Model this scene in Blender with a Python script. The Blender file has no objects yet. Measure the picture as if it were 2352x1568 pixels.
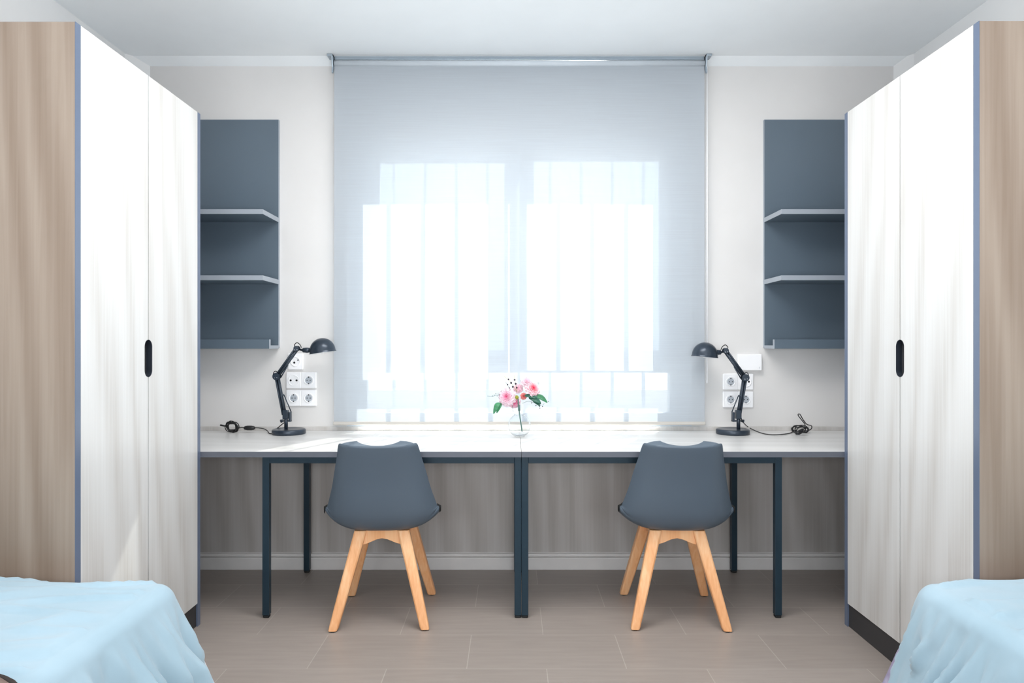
import bpy, bmesh, math, random
from mathutils import Vector, Matrix, noise, Quaternion

random.seed(7)
SC = bpy.context.scene
COL = SC.collection

# ------------------------------------------------------------------ camera
CAM_H = 1.214
cam_d = bpy.data.cameras.new('camera'); cam = bpy.data.objects.new('camera', cam_d); COL.objects.link(cam)
cam.location = (0, 0, CAM_H); cam.rotation_euler = (math.radians(90), 0, 0)
cam_d.sensor_width = 36; cam_d.lens = 24.0; cam_d.shift_y = 8 / 2352.0
cam_d.clip_start = 0.05; cam_d.clip_end = 200
SC.camera = cam

# ------------------------------------------------------------------ world, sun, fill lights, exposure
w = bpy.data.worlds.new('world'); SC.world = w; w.use_nodes = True
bg = w.node_tree.nodes['Background']
bg.inputs[0].default_value = (0.74, 0.87, 1.0, 1); bg.inputs[1].default_value = 2.9

def lamp(name, kind, loc, energy, color, target=None, **kw):
    d = bpy.data.lights.new(name, kind); d.energy = energy; d.color = color
    for k, v in kw.items(): setattr(d, k, v)
    o = bpy.data.objects.new(name, d); COL.objects.link(o); o.location = loc
    if target is not None:
        o.rotation_euler = (Vector(target) - Vector(loc)).to_track_quat('-Z', 'Y').to_euler()
    return o
SUN_AZ, SUN_DROP = 0.47, 1.15            # sideways and downward run per metre of depth
lamp('sun', 'SUN', (2, 6, 6), 32.0, (1.0, 0.95, 0.88), target=(2 - SUN_AZ * 2, 4, 6 - SUN_DROP * 2), angle=math.radians(0.7))
# unseen area fills added to brighten the room: overhead, rear and upward
lamp('fill_light', 'AREA', (0.04, 2.3, 2.72), 34, (1.0, 0.975, 0.95), target=(0.04, 2.3, 0), shape='RECTANGLE', size=1.5, size_y=0.8)
lamp('fill_light', 'AREA', (0.04, -1.6, 2.2), 8, (1.0, 0.965, 0.93), target=(0.04, 3.0, 1.0), shape='RECTANGLE', size=2.4, size_y=1.2)
lamp('upward_fill', 'AREA', (0.04, 0.0, 1.2), 60, (0.93, 0.97, 1.0), target=(0.04, 1.2, 2.75), shape='RECTANGLE', size=2.2, size_y=0.9)  # no fixture here; added to bounce light off the ceiling
# light portal in the window opening (guides sky sampling only)
po = lamp('window_portal', 'AREA', (0.04, 4.06, 1.57), 1, (1, 1, 1), target=(0.04, 0, 1.57), shape='RECTANGLE', size=1.9, size_y=1.6)
po.data.cycles.is_portal = True

SC.view_settings.view_transform = 'Standard'; SC.view_settings.look = 'None'
SC.view_settings.gamma = 1.0; SC.view_settings.use_curve_mapping = False
SC.view_settings.exposure = 0.29
cy = SC.cycles
cy.use_denoising = True; cy.max_bounces = 10; cy.diffuse_bounces = 5; cy.transparent_max_bounces = 16
cy.sample_clamp_indirect = 6.0; cy.caustics_reflective = False; cy.caustics_refractive = False

# ------------------------------------------------------------------ materials
def srgb(r, g, b):
    f = lambda c: (c / 255 / 12.92) if c / 255 <= .04045 else ((c / 255 + .055) / 1.055) ** 2.4
    return (f(r), f(g), f(b), 1)
def new_mat(name):
    m = bpy.data.materials.new(name); m.use_nodes = True
    return m, m.node_tree, m.node_tree.nodes['Principled BSDF']
def coords(nt, scale=(1, 1, 1), loc=(0, 0, 0), rot=(0, 0, 0)):
    tc = nt.nodes.new('ShaderNodeTexCoord'); mp = nt.nodes.new('ShaderNodeMapping')
    mp.inputs['Scale'].default_value = scale; mp.inputs['Location'].default_value = loc; mp.inputs['Rotation'].default_value = rot
    nt.links.new(tc.outputs['Object'], mp.inputs[0]); return mp.outputs[0]
def ramp(nt, src, stops):
    r = nt.nodes.new('ShaderNodeValToRGB'); e = r.color_ramp.elements
    while len(e) < len(stops): e.new(0.5)
    for el, (p, c) in zip(e, stops): el.position = p; el.color = c
    nt.links.new(src, r.inputs[0]); return r.outputs[0]
def noise_tex(nt, vec, scale, detail=3, dist=0.0):
    n = nt.nodes.new('ShaderNodeTexNoise'); n.inputs['Scale'].default_value = scale
    n.inputs['Detail'].default_value = detail; n.inputs['Distortion'].default_value = dist
    nt.links.new(vec, n.inputs['Vector']); return n.outputs[0]
def bump(nt, bs, src, strength, dist=0.01):
    b = nt.nodes.new('ShaderNodeBump'); b.inputs['Strength'].default_value = strength; b.inputs['Distance'].default_value = dist
    nt.links.new(src, b.inputs['Height']); nt.links.new(b.outputs[0], bs.inputs['Normal'])
def plain(name, col, rough=0.5, metal=0.0, spec=0.5, var=0.04, vscale=6, bmp=0.0, bscale=300, sheen=0):
    m, nt, bs = new_mat(name); v = coords(nt); n = noise_tex(nt, v, vscale)
    lo = tuple(c * (1 - var) for c in col[:3]) + (1,); hi = tuple(min(1, c * (1 + var)) for c in col[:3]) + (1,)
    nt.links.new(ramp(nt, n, [(0.3, lo), (0.7, hi)]), bs.inputs['Base Color'])
    bs.inputs['Roughness'].default_value = rough; bs.inputs['Metallic'].default_value = metal
    bs.inputs['Specular IOR Level'].default_value = spec
    if sheen: bs.inputs['Sheen Weight'].default_value = sheen
    if bmp: bump(nt, bs, noise_tex(nt, v, bscale), bmp, 0.002)
    return m
def wood(name, stops, sx=14, sz=0.55, rough=0.5, fig=0.35, axis='Z'):
    m, nt, bs = new_mat(name)
    sc = {'Z': (sx, sx, sz), 'X': (sz, sx, sx), 'Y': (sx, sz, sx)}[axis]
    v = coords(nt, sc)
    fine = noise_tex(nt, v, 3.0, 6, 0.6)
    v2 = coords(nt, {'Z': (3.2, 3.2, 0.35), 'X': (.35, 3.2, 3.2), 'Y': (3.2, .35, 3.2)}[axis], (3.1, 1.7, .4))
    wv = nt.nodes.new('ShaderNodeTexWave'); wv.wave_type = 'BANDS'; wv.bands_direction = 'DIAGONAL'
    wv.inputs['Scale'].default_value = 1.3; wv.inputs['Distortion'].default_value = 7; wv.inputs['Detail'].default_value = 3
    wv.inputs['Detail Scale'].default_value = 0.9
    nt.links.new(v2, wv.inputs[0])
    mx = nt.nodes.new('ShaderNodeMix'); mx.data_type = 'FLOAT'; mx.inputs[0].default_value = fig
    nt.links.new(fine, mx.inputs[2]); nt.links.new(wv.outputs['Fac'], mx.inputs[3])
    nt.links.new(ramp(nt, mx.outputs[0], stops), bs.inputs['Base Color'])
    bs.inputs['Roughness'].default_value = rough; bump(nt, bs, mx.outputs[0], 0.08, 0.003)
    return m

M = {}
M['wall_white'] = plain('white_paint', (0.88, 0.88, 0.88, 1), 0.85, var=0.01, bmp=0.02, bscale=120)
M['wall_beige'] = plain('beige_paint', (0.71, 0.695, 0.685, 1), 0.85, var=0.012, bmp=0.02, bscale=120)
M['ceiling'] = plain('ceiling_paint', (0.87, 0.90, 0.92, 1), 0.9, var=0.01)
M['baseboard'] = plain('baseboard_enamel', (0.85, 0.83, 0.82, 1), 0.4, var=0.05)
M['taupe_wood'] = wood('taupe_wood', [(0.25, srgb(140, 121, 105)), (0.5, srgb(152, 134, 119)), (0.75, srgb(163, 146, 131))], 22, 0.5, 0.4)
M['white_wood'] = wood('white_wood', [(0.2, srgb(198, 195, 191)), (0.5, srgb(211, 210, 208)), (0.8, srgb(218, 218, 217))], 30, 0.5, 0.3)
M['panel_wood'] = wood('panel_wood', [(0.2, srgb(180, 176, 172)), (0.5, srgb(194, 190, 187)), (0.8, srgb(205, 202, 200))], 18, 0.4, 0.4)
M['desk_wood'] = wood('desk_top_laminate', [(0.25, srgb(206, 205, 203)), (0.5, srgb(212, 211, 209)), (0.75, srgb(218, 217, 216))], 18, 0.5, 0.3, axis='X')
M['edge_grey'] = plain('slate_edge_band', srgb(98, 110, 132), 0.25, var=0.02)
M['desk_edge'] = plain('desk_edge_band', srgb(92, 96, 106), 0.4, var=0.02)
M['slate'] = plain('slate_laminate', srgb(92, 106, 118), 0.42, var=0.03, vscale=2)
M['slate_edge'] = plain('slate_shelf_edge', srgb(158, 165, 174), 0.45, var=0.02)  # lighter grey edge, lightened further to stand for window light on the ends
M['plinth'] = plain('black_plinth', srgb(52, 52, 54), 0.5, var=0.05)
M['desk_metal'] = plain('petrol_steel', srgb(34, 56, 70), 0.38, 0.3, var=0.04)
M['rubber'] = plain('black_rubber', srgb(20, 22, 24), 0.7)
M['recess'] = plain('handle_recess_plastic', srgb(36, 42, 52), 0.5)
M['chair_shell'] = plain('slate_polypropylene', srgb(84, 97, 110), 0.48, var=0.015, vscale=3)
M['chair_pad'] = plain('grey_leatherette', srgb(120, 124, 136), 0.6, bmp=0.1)
M['beech'] = wood('beech', [(0.25, srgb(236, 168, 114)), (0.5, srgb(246, 184, 132)), (0.75, srgb(252, 202, 154))], 30, 1.6, 0.45, fig=0.25)
M['black_metal'] = plain('black_lacquered_steel', srgb(50, 60, 72), 0.28, 0.3, var=0.03)
M['cable'] = plain('black_cable', srgb(24, 24, 26), 0.5)
M['screw'] = plain('bright_screw', srgb(210, 215, 220), 0.25, 0.9)
M['lamp_inside'] = plain('white_lamp_lining', srgb(232, 234, 236), 0.5)
M['plastic_white'] = plain('white_plastic', srgb(250, 250, 252), 0.3, var=0.01)
M['socket_grey'] = plain('grey_socket_face', srgb(182, 188, 196), 0.4)
M['hole'] = plain('dark_hole', srgb(18, 18, 20), 0.6)
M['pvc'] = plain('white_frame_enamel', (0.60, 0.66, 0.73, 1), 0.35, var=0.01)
M['roll'] = plain('rolled_blind_cloth', (0.60, 0.65, 0.70, 1), 0.7)
M['alu'] = plain('satin_aluminium', srgb(176, 188, 198), 0.35, 0.7, var=0.03)
M['beige_bar'] = plain('taupe_bottom_rail', srgb(186, 182, 176), 0.5)
M['grille'] = plain('white_grille_paint', srgb(190, 200, 215), 0.5)
M['concrete'] = plain('pale_paving', srgb(214, 210, 204), 0.85, var=0.06)
M['render_white'] = plain('white_render', srgb(236, 234, 230), 0.9, var=0.03)
M['leafgreen'] = plain('leaf_green', srgb(44, 120, 78), 0.45, var=0.35, vscale=60)
M['leafdark'] = plain('dark_leaf_green', srgb(20, 84, 66), 0.45, var=0.3, vscale=60)
M['hedge'] = plain('hedge_leaf', srgb(120, 150, 96), 0.7, var=0.3, vscale=10)
M['olive'] = plain('olive_green', srgb(140, 142, 40), 0.6)
M['stem'] = plain('grey_green_stem', srgb(84, 116, 110), 0.6, var=0.15, vscale=80)
M['berry'] = plain('dark_berry', srgb(38, 26, 46), 0.3)
M['pillow'] = plain('taupe_cushion_cloth', srgb(120, 100, 92), 0.9, bmp=0.2)
M['piping'] = plain('dark_piping', srgb(44, 34, 30), 0.8)
M['mattress'] = plain('mattress_ticking', srgb(226, 226, 230), 0.9)
M['bedframe'] = plain('grey_bed_frame', srgb(120, 124, 130), 0.5)

def petal_mat(name, inner, outer, r):
    m, nt, bs = new_mat(name)
    tc = nt.nodes.new('ShaderNodeTexCoord'); ln = nt.nodes.new('ShaderNodeVectorMath'); ln.operation = 'LENGTH'
    nt.links.new(tc.outputs['Object'], ln.inputs[0])
    mr = nt.nodes.new('ShaderNodeMapRange'); mr.inputs['From Max'].default_value = r
    nt.links.new(ln.outputs['Value'], mr.inputs['Value'])
    nt.links.new(ramp(nt, mr.outputs[0], [(0.25, inner), (0.95, outer)]), bs.inputs['Base Color'])
    bs.inputs['Roughness'].default_value = 0.7; bs.inputs['Subsurface Weight'].default_value = 0.1
    bs.inputs['Subsurface Radius'].default_value = (0.01, 0.006, 0.006)
    return m
M['petal_pink'] = petal_mat('pale_pink_petals', srgb(222, 104, 148), srgb(246, 222, 232), 0.036)
M['petal_red'] = petal_mat('deep_pink_petals', srgb(232, 30, 80), srgb(252, 218, 226), 0.034)
M['petal_white'] = petal_mat('white_petals', srgb(232, 176, 194), srgb(238, 218, 226), 0.03)
M['petal_coral'] = petal_mat('coral_petals', srgb(186, 74, 74), srgb(232, 160, 156), 0.022)

# tiles
def tile_mat():
    m, nt, bs = new_mat('grey_floor_tile')
    v = coords(nt, (1, 1, 1), (-0.13, -0.16, 0))
    b = nt.nodes.new('ShaderNodeTexBrick'); nt.links.new(v, b.inputs['Vector'])
    b.offset = 0.5; b.offset_frequency = 2; b.squash = 1.0
    b.inputs['Scale'].default_value = 1; b.inputs['Brick Width'].default_value = 0.6; b.inputs['Row Height'].default_value = 0.3
    b.inputs['Mortar Size'].default_value = 0.0018; b.inputs['Mortar Smooth'].default_value = 0.1
    b.inputs['Color1'].default_value = srgb(156, 146, 139); b.inputs['Color2'].default_value = srgb(163, 153, 146)
    b.inputs['Mortar'].default_value = srgb(178, 170, 163)
    n = noise_tex(nt, coords(nt, (1.0, 9, 1)), 5, 6)
    mx = nt.nodes.new('ShaderNodeMix'); mx.data_type = 'RGBA'; mx.blend_type = 'MULTIPLY'; mx.inputs[0].default_value = 1
    nt.links.new(b.outputs['Color'], mx.inputs[6])
    nt.links.new(ramp(nt, n, [(0.3, (0.9, 0.9, 0.9, 1)), (0.7, (1, 1, 1, 1))]), mx.inputs[7])
    nt.links.new(mx.outputs[2], bs.inputs['Base Color'])
    bs.inputs['Roughness'].default_value = 0.42
    bump(nt, bs, b.outputs['Fac'], -0.3, 0.002)
    return m
M['tile'] = tile_mat()

def blind_mat():
    m = bpy.data.materials.new('screen_fabric'); m.use_nodes = True; nt = m.node_tree; nt.nodes.clear()
    out = nt.nodes.new('ShaderNodeOutputMaterial')
    tr = nt.nodes.new('ShaderNodeBsdfTransparent'); tr.inputs[0].default_value = (1, 1, 1, 1)
    df = nt.nodes.new('ShaderNodeBsdfDiffuse'); tl = nt.nodes.new('ShaderNodeBsdfTranslucent')
    v = coords(nt, (1, 1, 60)); n = noise_tex(nt, v, 4, 2)
    c = ramp(nt, n, [(0.3, (0.43, 0.46, 0.50, 1)), (0.7, (0.45, 0.49, 0.53, 1))])
    nt.links.new(c, df.inputs[0]); tl.inputs[0].default_value = (0.80, 0.86, 0.92, 1)
    m1 = nt.nodes.new('ShaderNodeMixShader'); m1.inputs[0].default_value = 0.05
    nt.links.new(df.outputs[0], m1.inputs[1]); nt.links.new(tl.outputs[0], m1.inputs[2])
    m2 = nt.nodes.new('ShaderNodeMixShader'); m2.inputs[0].default_value = 0.075
    nt.links.new(m1.outputs[0], m2.inputs[1]); nt.links.new(tr.outputs[0], m2.inputs[2])
    nt.links.new(m2.outputs[0], out.inputs[0]); return m
M['blind'] = blind_mat()
def pane_mat():
    m = bpy.data.materials.new('window_glass'); m.use_nodes = True; nt = m.node_tree; nt.nodes.clear()
    out = nt.nodes.new('ShaderNodeOutputMaterial')
    tr = nt.nodes.new('ShaderNodeBsdfTransparent'); tr.inputs[0].default_value = (0.94, 0.97, 0.97, 1)
    gl = nt.nodes.new('ShaderNodeBsdfGlossy'); gl.inputs['Roughness'].default_value = 0.02
    lf = nt.nodes.new('ShaderNodeLayerWeight'); lw = nt.nodes.new('ShaderNodeMath'); lw.operation = 'POWER'; lw.inputs[1].default_value = 5; nt.links.new(lf.outputs['Facing'], lw.inputs[0])
    m1 = nt.nodes.new('ShaderNodeMixShader')
    nt.links.new(lw.outputs[0], m1.inputs[0]); nt.links.new(tr.outputs[0], m1.inputs[1]); nt.links.new(gl.outputs[0], m1.inputs[2])
    nt.links.new(m1.outputs[0], out.inputs[0]); return m
M['pane'] = pane_mat()
def vase_mat():
    m = bpy.data.materials.new('clear_glass'); m.use_nodes = True; nt = m.node_tree; nt.nodes.clear()
    out = nt.nodes.new('ShaderNodeOutputMaterial')
    tr = nt.nodes.new('ShaderNodeBsdfTransparent'); tr.inputs[0].default_value = (0.985, 0.992, 0.995, 1)
    gl = nt.nodes.new('ShaderNodeBsdfGlossy'); gl.inputs['Roughness'].default_value = 0.01
    lf = nt.nodes.new('ShaderNodeLayerWeight'); lw = nt.nodes.new('ShaderNodeMath'); lw.operation = 'POWER'; lw.inputs[1].default_value = 3.5; nt.links.new(lf.outputs['Facing'], lw.inputs[0])
    m1 = nt.nodes.new('ShaderNodeMixShader')
    nt.links.new(lw.outputs[0], m1.inputs[0]); nt.links.new(tr.outputs[0], m1.inputs[1]); nt.links.new(gl.outputs[0], m1.inputs[2])
    nt.links.new(m1.outputs[0], out.inputs[0]); return m
M['vase_glass'] = vase_mat()
def cloth_mat(name, c1, c2, sheen=0.3):
    m, nt, bs = new_mat(name); v = coords(nt)
    n = noise_tex(nt, v, 5, 4)
    nt.links.new(ramp(nt, n, [(0.3, c1), (0.7, c2)]), bs.inputs['Base Color'])
    bs.inputs['Roughness'].default_value = 0.75; bs.inputs['Sheen Weight'].default_value = sheen
    n2 = noise_tex(nt, coords(nt, (1, 1, 1)), 420, 2); bump(nt, bs, n2, 0.06, 0.001)
    return m
M['blanket'] = cloth_mat('pale_blue_cotton', srgb(150, 176, 190), srgb(160, 185, 199))
def quilt_mat(name, c1, c2):
    m, nt, bs = new_mat(name); v = coords(nt, (1, 1, 1))
    vo = nt.nodes.new('ShaderNodeTexVoronoi'); vo.inputs['Scale'].default_value = 34; nt.links.new(v, vo.inputs['Vector'])
    nt.links.new(ramp(nt, vo.outputs['Distance'], [(0.15, c1), (0.6, c2)]), bs.inputs['Base Color'])
    bs.inputs['Roughness'].default_value = 0.85; bump(nt, bs, vo.outputs['Distance'], 0.6, 0.01)
    return m
M['quilt_white'] = quilt_mat('white_patterned_quilt', srgb(168, 160, 186), srgb(236, 236, 242))
M['quilt_lilac'] = quilt_mat('lilac_quilt', srgb(176, 170, 192), srgb(150, 142, 168))

# ------------------------------------------------------------------ mesh helpers
def link_mesh(name, bm, mat, parent=None, smooth=False, bevel=0.0, loc=None, segs=2):
    me = bpy.data.meshes.new(name); bmesh.ops.recalc_face_normals(bm, faces=bm.faces[:]); bm.to_mesh(me); bm.free()
    if smooth:
        for p in me.polygons: p.use_smooth = True
    mats = mat if isinstance(mat, (list, tuple)) else [mat]
    for m_ in mats: me.materials.append(m_)
    o = bpy.data.objects.new(name, me); COL.objects.link(o)
    if parent is not None: o.parent = parent
    if loc is not None: o.location = loc
    if bevel:
        b = o.modifiers.new('bevel', 'BEVEL'); b.width = bevel; b.segments = segs; b.limit_method = 'ANGLE'; b.angle_limit = math.radians(40)
    return o
def add_box(bm, lo, hi, mi=0, mtx=None):
    vs = [bm.verts.new(Vector((x, y, z)) if mtx is None else mtx @ Vector((x, y, z))) for x in (lo[0], hi[0]) for y in (lo[1], hi[1]) for z in (lo[2], hi[2])]
    fs = []
    for f in ((0, 1, 3, 2), (4, 6, 7, 5), (0, 4, 5, 1), (2, 3, 7, 6), (0, 2, 6, 4), (1, 5, 7, 3)):
        fc = bm.faces.new([vs[i] for i in f]); fc.material_index = mi; fs.append(fc)
    return fs
def box(name, lo, hi, mat, parent=None, bevel=0.0):
    bm = bmesh.new(); add_box(bm, lo, hi); return link_mesh(name, bm, mat, parent, bevel=bevel)
def frames(pts):
    out = []; up = Vector((0, 0, 1)); prev = None
    for i, p in enumerate(pts):
        a = pts[max(0, i - 1)]; b = pts[min(len(pts) - 1, i + 1)]
        t = (Vector(b) - Vector(a)).normalized()
        if prev is None:
            r = up if abs(t.dot(up)) < 0.9 else Vector((1, 0, 0))
            n = (r - t * r.dot(t)).normalized()
        else:
            n = prev - t * prev.dot(t)
            n = n.normalized() if n.length > 1e-6 else Vector((1, 0, 0))
        prev = n; out.append((t, n, t.cross(n)))
    return out
def add_tube(bm, pts, r, seg=10, cap=True, mi=0):
    pts = [Vector(p) for p in pts]; fr = frames(pts); rings = []
    for i, (p, (t, n, b)) in enumerate(zip(pts, fr)):
        rr = r[i] if isinstance(r, (list, tuple)) else r
        rings.append([bm.verts.new(p + (n * math.cos(a) + b * math.sin(a)) * rr) for a in (2 * math.pi * k / seg for k in range(seg))])
    for a, b in zip(rings, rings[1:]):
        for k in range(seg):
            f = bm.faces.new((a[k], a[(k + 1) % seg], b[(k + 1) % seg], b[k])); f.material_index = mi
    if cap:
        bm.faces.new(rings[0][::-1]).material_index = mi; bm.faces.new(rings[-1]).material_index = mi
def tube(name, pts, r, mat, parent=None, seg=12, smooth=True, loc=None):
    bm = bmesh.new(); add_tube(bm, pts, r, seg); o = link_mesh(name, bm, mat, parent, smooth=False, loc=loc)
    for p in o.data.polygons: p.use_smooth = smooth and len(p.vertices) == 4
    return o
def add_lathe(bm, prof, seg=32, center=(0, 0, 0), mtx=None, close=False):
    rings = []
    for (r, z) in prof:
        ring = []
        if r < 1e-6:
            v = Vector((0, 0, z)); v = (mtx @ v) if mtx else v
            ring = [bm.verts.new(v + Vector(center))]
        else:
            for k in range(seg):
                a = 2 * math.pi * k / seg; v = Vector((r * math.cos(a), r * math.sin(a), z)); v = (mtx @ v) if mtx else v
                ring.append(bm.verts.new(v + Vector(center)))
        rings.append(ring)
    for a, b in zip(rings, rings[1:]):
        for k in range(seg):
            k2 = (k + 1) % seg
            if len(a) == 1 and len(b) == 1: continue
            if len(a) == 1: bm.faces.new((a[0], b[k2], b[k]))
            elif len(b) == 1: bm.faces.new((a[k], a[k2], b[0]))
            else: bm.faces.new((a[k], a[k2], b[k2], b[k]))
def lathe(name, prof, mat, parent=None, seg=32, loc=(0, 0, 0), mtx=None, bevel=0, smooth=True):
    bm = bmesh.new(); add_lathe(bm, prof, seg, mtx=mtx); o = link_mesh(name, bm, mat, parent, smooth=smooth, loc=loc, bevel=bevel); return o
def smooth_angle(o, deg=40):
    for p in o.data.polygons: p.use_smooth = True
    m_ = o.modifiers.new('edge_split', 'EDGE_SPLIT'); m_.split_angle = math.radians(deg)
def add_prism(bm, outline, axis, a, b, mi=0):
    """outline: 2D points; axis = extrusion axis 'x','y','z' from a to b"""
    def P(u, v, t): return {'x': (t, u, v), 'y': (u, t, v), 'z': (u, v, t)}[axis]
    A = [bm.verts.new(P(u, v, a)) for u, v in outline]; B = [bm.verts.new(P(u, v, b)) for u, v in outline]
    n = len(outline); bm.faces.new(A).material_index = mi; bm.faces.new(B[::-1]).material_index = mi
    for i in range(n):
        f = bm.faces.new((A[i], B[i], B[(i + 1) % n], A[(i + 1) % n])); f.material_index = mi
def catmull(pts, n=8):
    pts = [Vector(p) for p in pts]; out = []
    P = [pts[0] * 2 - pts[1]] + pts + [pts[-1] * 2 - pts[-2]]
    for i in range(1, len(P) - 2):
        for k in range(n):
            t = k / n; a, b, c, d = P[i - 1], P[i], P[i + 1], P[i + 2]
            out.append(0.5 * ((2 * b) + (c - a) * t + (2 * a - 5 * b + 4 * c - d) * t * t + (3 * b - a - 3 * c + d) * t ** 3))
    out.append(pts[-1]); return out

def thing(name, label, cat, loc=(0, 0, 0), rotz=0, group=None):
    o = bpy.data.objects.new(name, None); COL.objects.link(o); o.empty_display_size = 0.1
    o.location = loc; o.rotation_euler = (0, 0, rotz); o['label'] = label; o['category'] = cat
    if group: o['group'] = group
    return o
def tag(o, label, cat, group=None, kind=None):
    o['label'] = label; o['category'] = cat
    if group: o['group'] = group
    if kind: o['kind'] = kind
    return o
def struct(o, label, cat):
    o['kind'] = 'structure'; o['label'] = label; o['category'] = cat; return o
def at(px, py, Y):      # a point of the room from its sighting at depth Y
    return Vector(((px - 1176) * Y / 1568, Y, CAM_H - (py - 792) * Y / 1568))
def dup(root):
    r = root.copy(); COL.objects.link(r)
    for ch in root.children:
        c = ch.copy(); COL.objects.link(c); c.parent = r
        for g in ch.children:
            d = g.copy(); COL.objects.link(d); d.parent = c
    return r

# ------------------------------------------------------------------ room shell
XL, XR, YW, YB, ZC = -2.06, 2.14, 3.724, -2.2, 2.764
WT = 0.27
OX0, OX1, OZ0, OZ1 = -0.90, 0.98, 0.772, 2.35      # window opening
struct(box('floor', (XL - .1, YB - .1, -0.12), (XR + .1, YW + WT, 0), M['tile']), 'grey rectangular floor tiles with pale grout lines', 'floor')
struct(box('ceiling', (XL - .1, YB - .1, ZC), (XR + .1, YW + WT, ZC + .15), M['ceiling']), 'smooth white ceiling above the desks', 'ceiling')
struct(box('wall_left', (XL - .1, YB - .1, 0), (XL, YW, ZC), M['wall_white']), 'white side wall behind the left wardrobe', 'wall')
struct(box('wall_right', (XR, YB - .1, 0), (XR + .1, YW, ZC), M['wall_white']), 'white side wall behind the right wardrobe', 'wall')
struct(box('wall_front', (XL, YB - .1, 0), (XR, YB, ZC), M['wall_white']), 'white wall on the near side of the room', 'wall')
bm = bmesh.new()
add_box(bm, (XL - .1, YW, 0), (OX0, YW + WT, ZC)); add_box(bm, (OX1, YW, 0), (XR + .1, YW + WT, ZC))
add_box(bm, (OX0, YW, OZ1), (OX1, YW + WT, ZC)); add_box(bm, (OX0, YW, 0), (OX1, YW + WT, OZ0))
struct(link_mesh('wall_back', bm, M['wall_beige']), 'pale beige wall around the window', 'wall')
# coved plaster band round the top and the corners
bm = bmesh.new()
add_prism(bm, [(YW, 2.734), (YW - .062, ZC), (YW, ZC)], 'x', XL, XR)
struct(link_mesh('trim_1', bm, M['ceiling']), 'white plaster cove between beige wall and ceiling', 'trim')
for i, (x, s, c) in enumerate(((XL, 1, -1.974), (XR, -1, 2.081))):
    bm = bmesh.new(); add_prism(bm, [(x, YW), (c, YW), (x, YW - .09)], 'z', 2.2, ZC)
    struct(link_mesh('trim_%d' % (i + 2), bm, M['wall_white']), 'white plaster cove in the %s wall corner' % ('left', 'right')[i], 'trim')

# lower wall panelling and baseboard
bm = bmesh.new(); add_box(bm, (XL, 3.70, 0.09), (XR, YW, 0.77))
struct(link_mesh('trim_4', bm, M['panel_wood'], bevel=0.001), 'grey-white wood grain panelling on the wall under the desks', 'trim')
bm = bmesh.new()
add_prism(bm, [(3.70, 0), (3.686, 0), (3.686, 0.062), (3.689, 0.066), (3.698, 0.0665), (3.698, 0.0705), (3.683, 0.071), (3.680, 0.074), (3.680, 0.084), (3.684, 0.088), (3.70, 0.0885)], 'x', XL, XR)
add_box(bm, (XL, 3.70, 0), (XR, YW, 0.09))
struct(link_mesh('baseboard_back', bm, M['baseboard'], bevel=0.0015), 'white baseboard with a raised upper bead under the desks', 'baseboard')

# ------------------------------------------------------------------ window
win = bpy.data.objects.new('window_1', None); COL.objects.link(win)
struct(win, 'white two-sash window with a fixed lower pane behind the blind', 'window')
def frame_mesh(name, X0, X1, Z0, Z1, gx0, gx1, gz0, gz1, y0, y1, parent):
    bm = bmesh.new()
    add_box(bm, (X0, y0, Z0), (gx0, y1, Z1)); add_box(bm, (gx1, y0, Z0), (X1, y1, Z1))
    add_box(bm, (gx0, y0, Z0), (gx1, y1, gz0)); add_box(bm, (gx0, y0, gz1), (gx1, y1, Z1))
    return link_mesh(name, bm, M['pvc'], parent, bevel=0.002)
bm = bmesh.new()
y0, y1 = 3.765, 3.825
add_box(bm, (OX0, y0, OZ0), (-0.80, y1, OZ1)); add_box(bm, (0.87, y0, OZ0), (OX1, y1, OZ1))
add_box(bm, (-0.80, y0, 2.26), (0.87, y1, OZ1)); add_box(bm, (-0.80, y0, OZ0), (0.87, y1, 0.84)); add_box(bm, (-0.80, y0, 1.062), (0.87, y1, 1.12))
link_mesh('window_frame', bm, M['pvc'], win, bevel=0.002)
# left sash on the outer track, right sash on the inner one
sl = frame_mesh('window_sash', -0.80, 0.042, 1.121, 2.259, -0.735, -0.043, 1.185, 2.222, 3.795, 3.815, win)
box('window_pane', (-0.735, 3.803, 1.185), (-0.043, 3.807, 2.222), M['pane'], sl)
sr = frame_mesh('window_sash', 0.040, 0.87, 1.121, 2.259, 0.120, 0.809, 1.185, 2.222, 3.755, 3.775, win)
box('window_pane', (0.120, 3.763, 1.185), (0.809, 3.767, 2.222), M['pane'], sr)
box('window_pane', (-0.80, 3.79, 0.84), (0.87, 3.794, 1.062), M['pane'], win)
struct(box('trim_5', (OX0, YW, OZ0), (OX1, 3.765, 0.785), M['pvc'], bevel=0.001), 'white inner window sill under the blind', 'window sill')

# security grille outside
gr = thing('window_grille', 'pale painted security grille of thin upright bars outside the window', 'grille', (0.04, 3.99, 0.775))
for k in range(-5, 6):
    x = 0.0395 + 0.182 * k
    if OX0 < x < OX1: box('grille_bar', (x - .009 - 0.04, -0.009, 0.0), (x + .009 - .04, .009, 1.575), M['grille'], gr)

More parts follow.
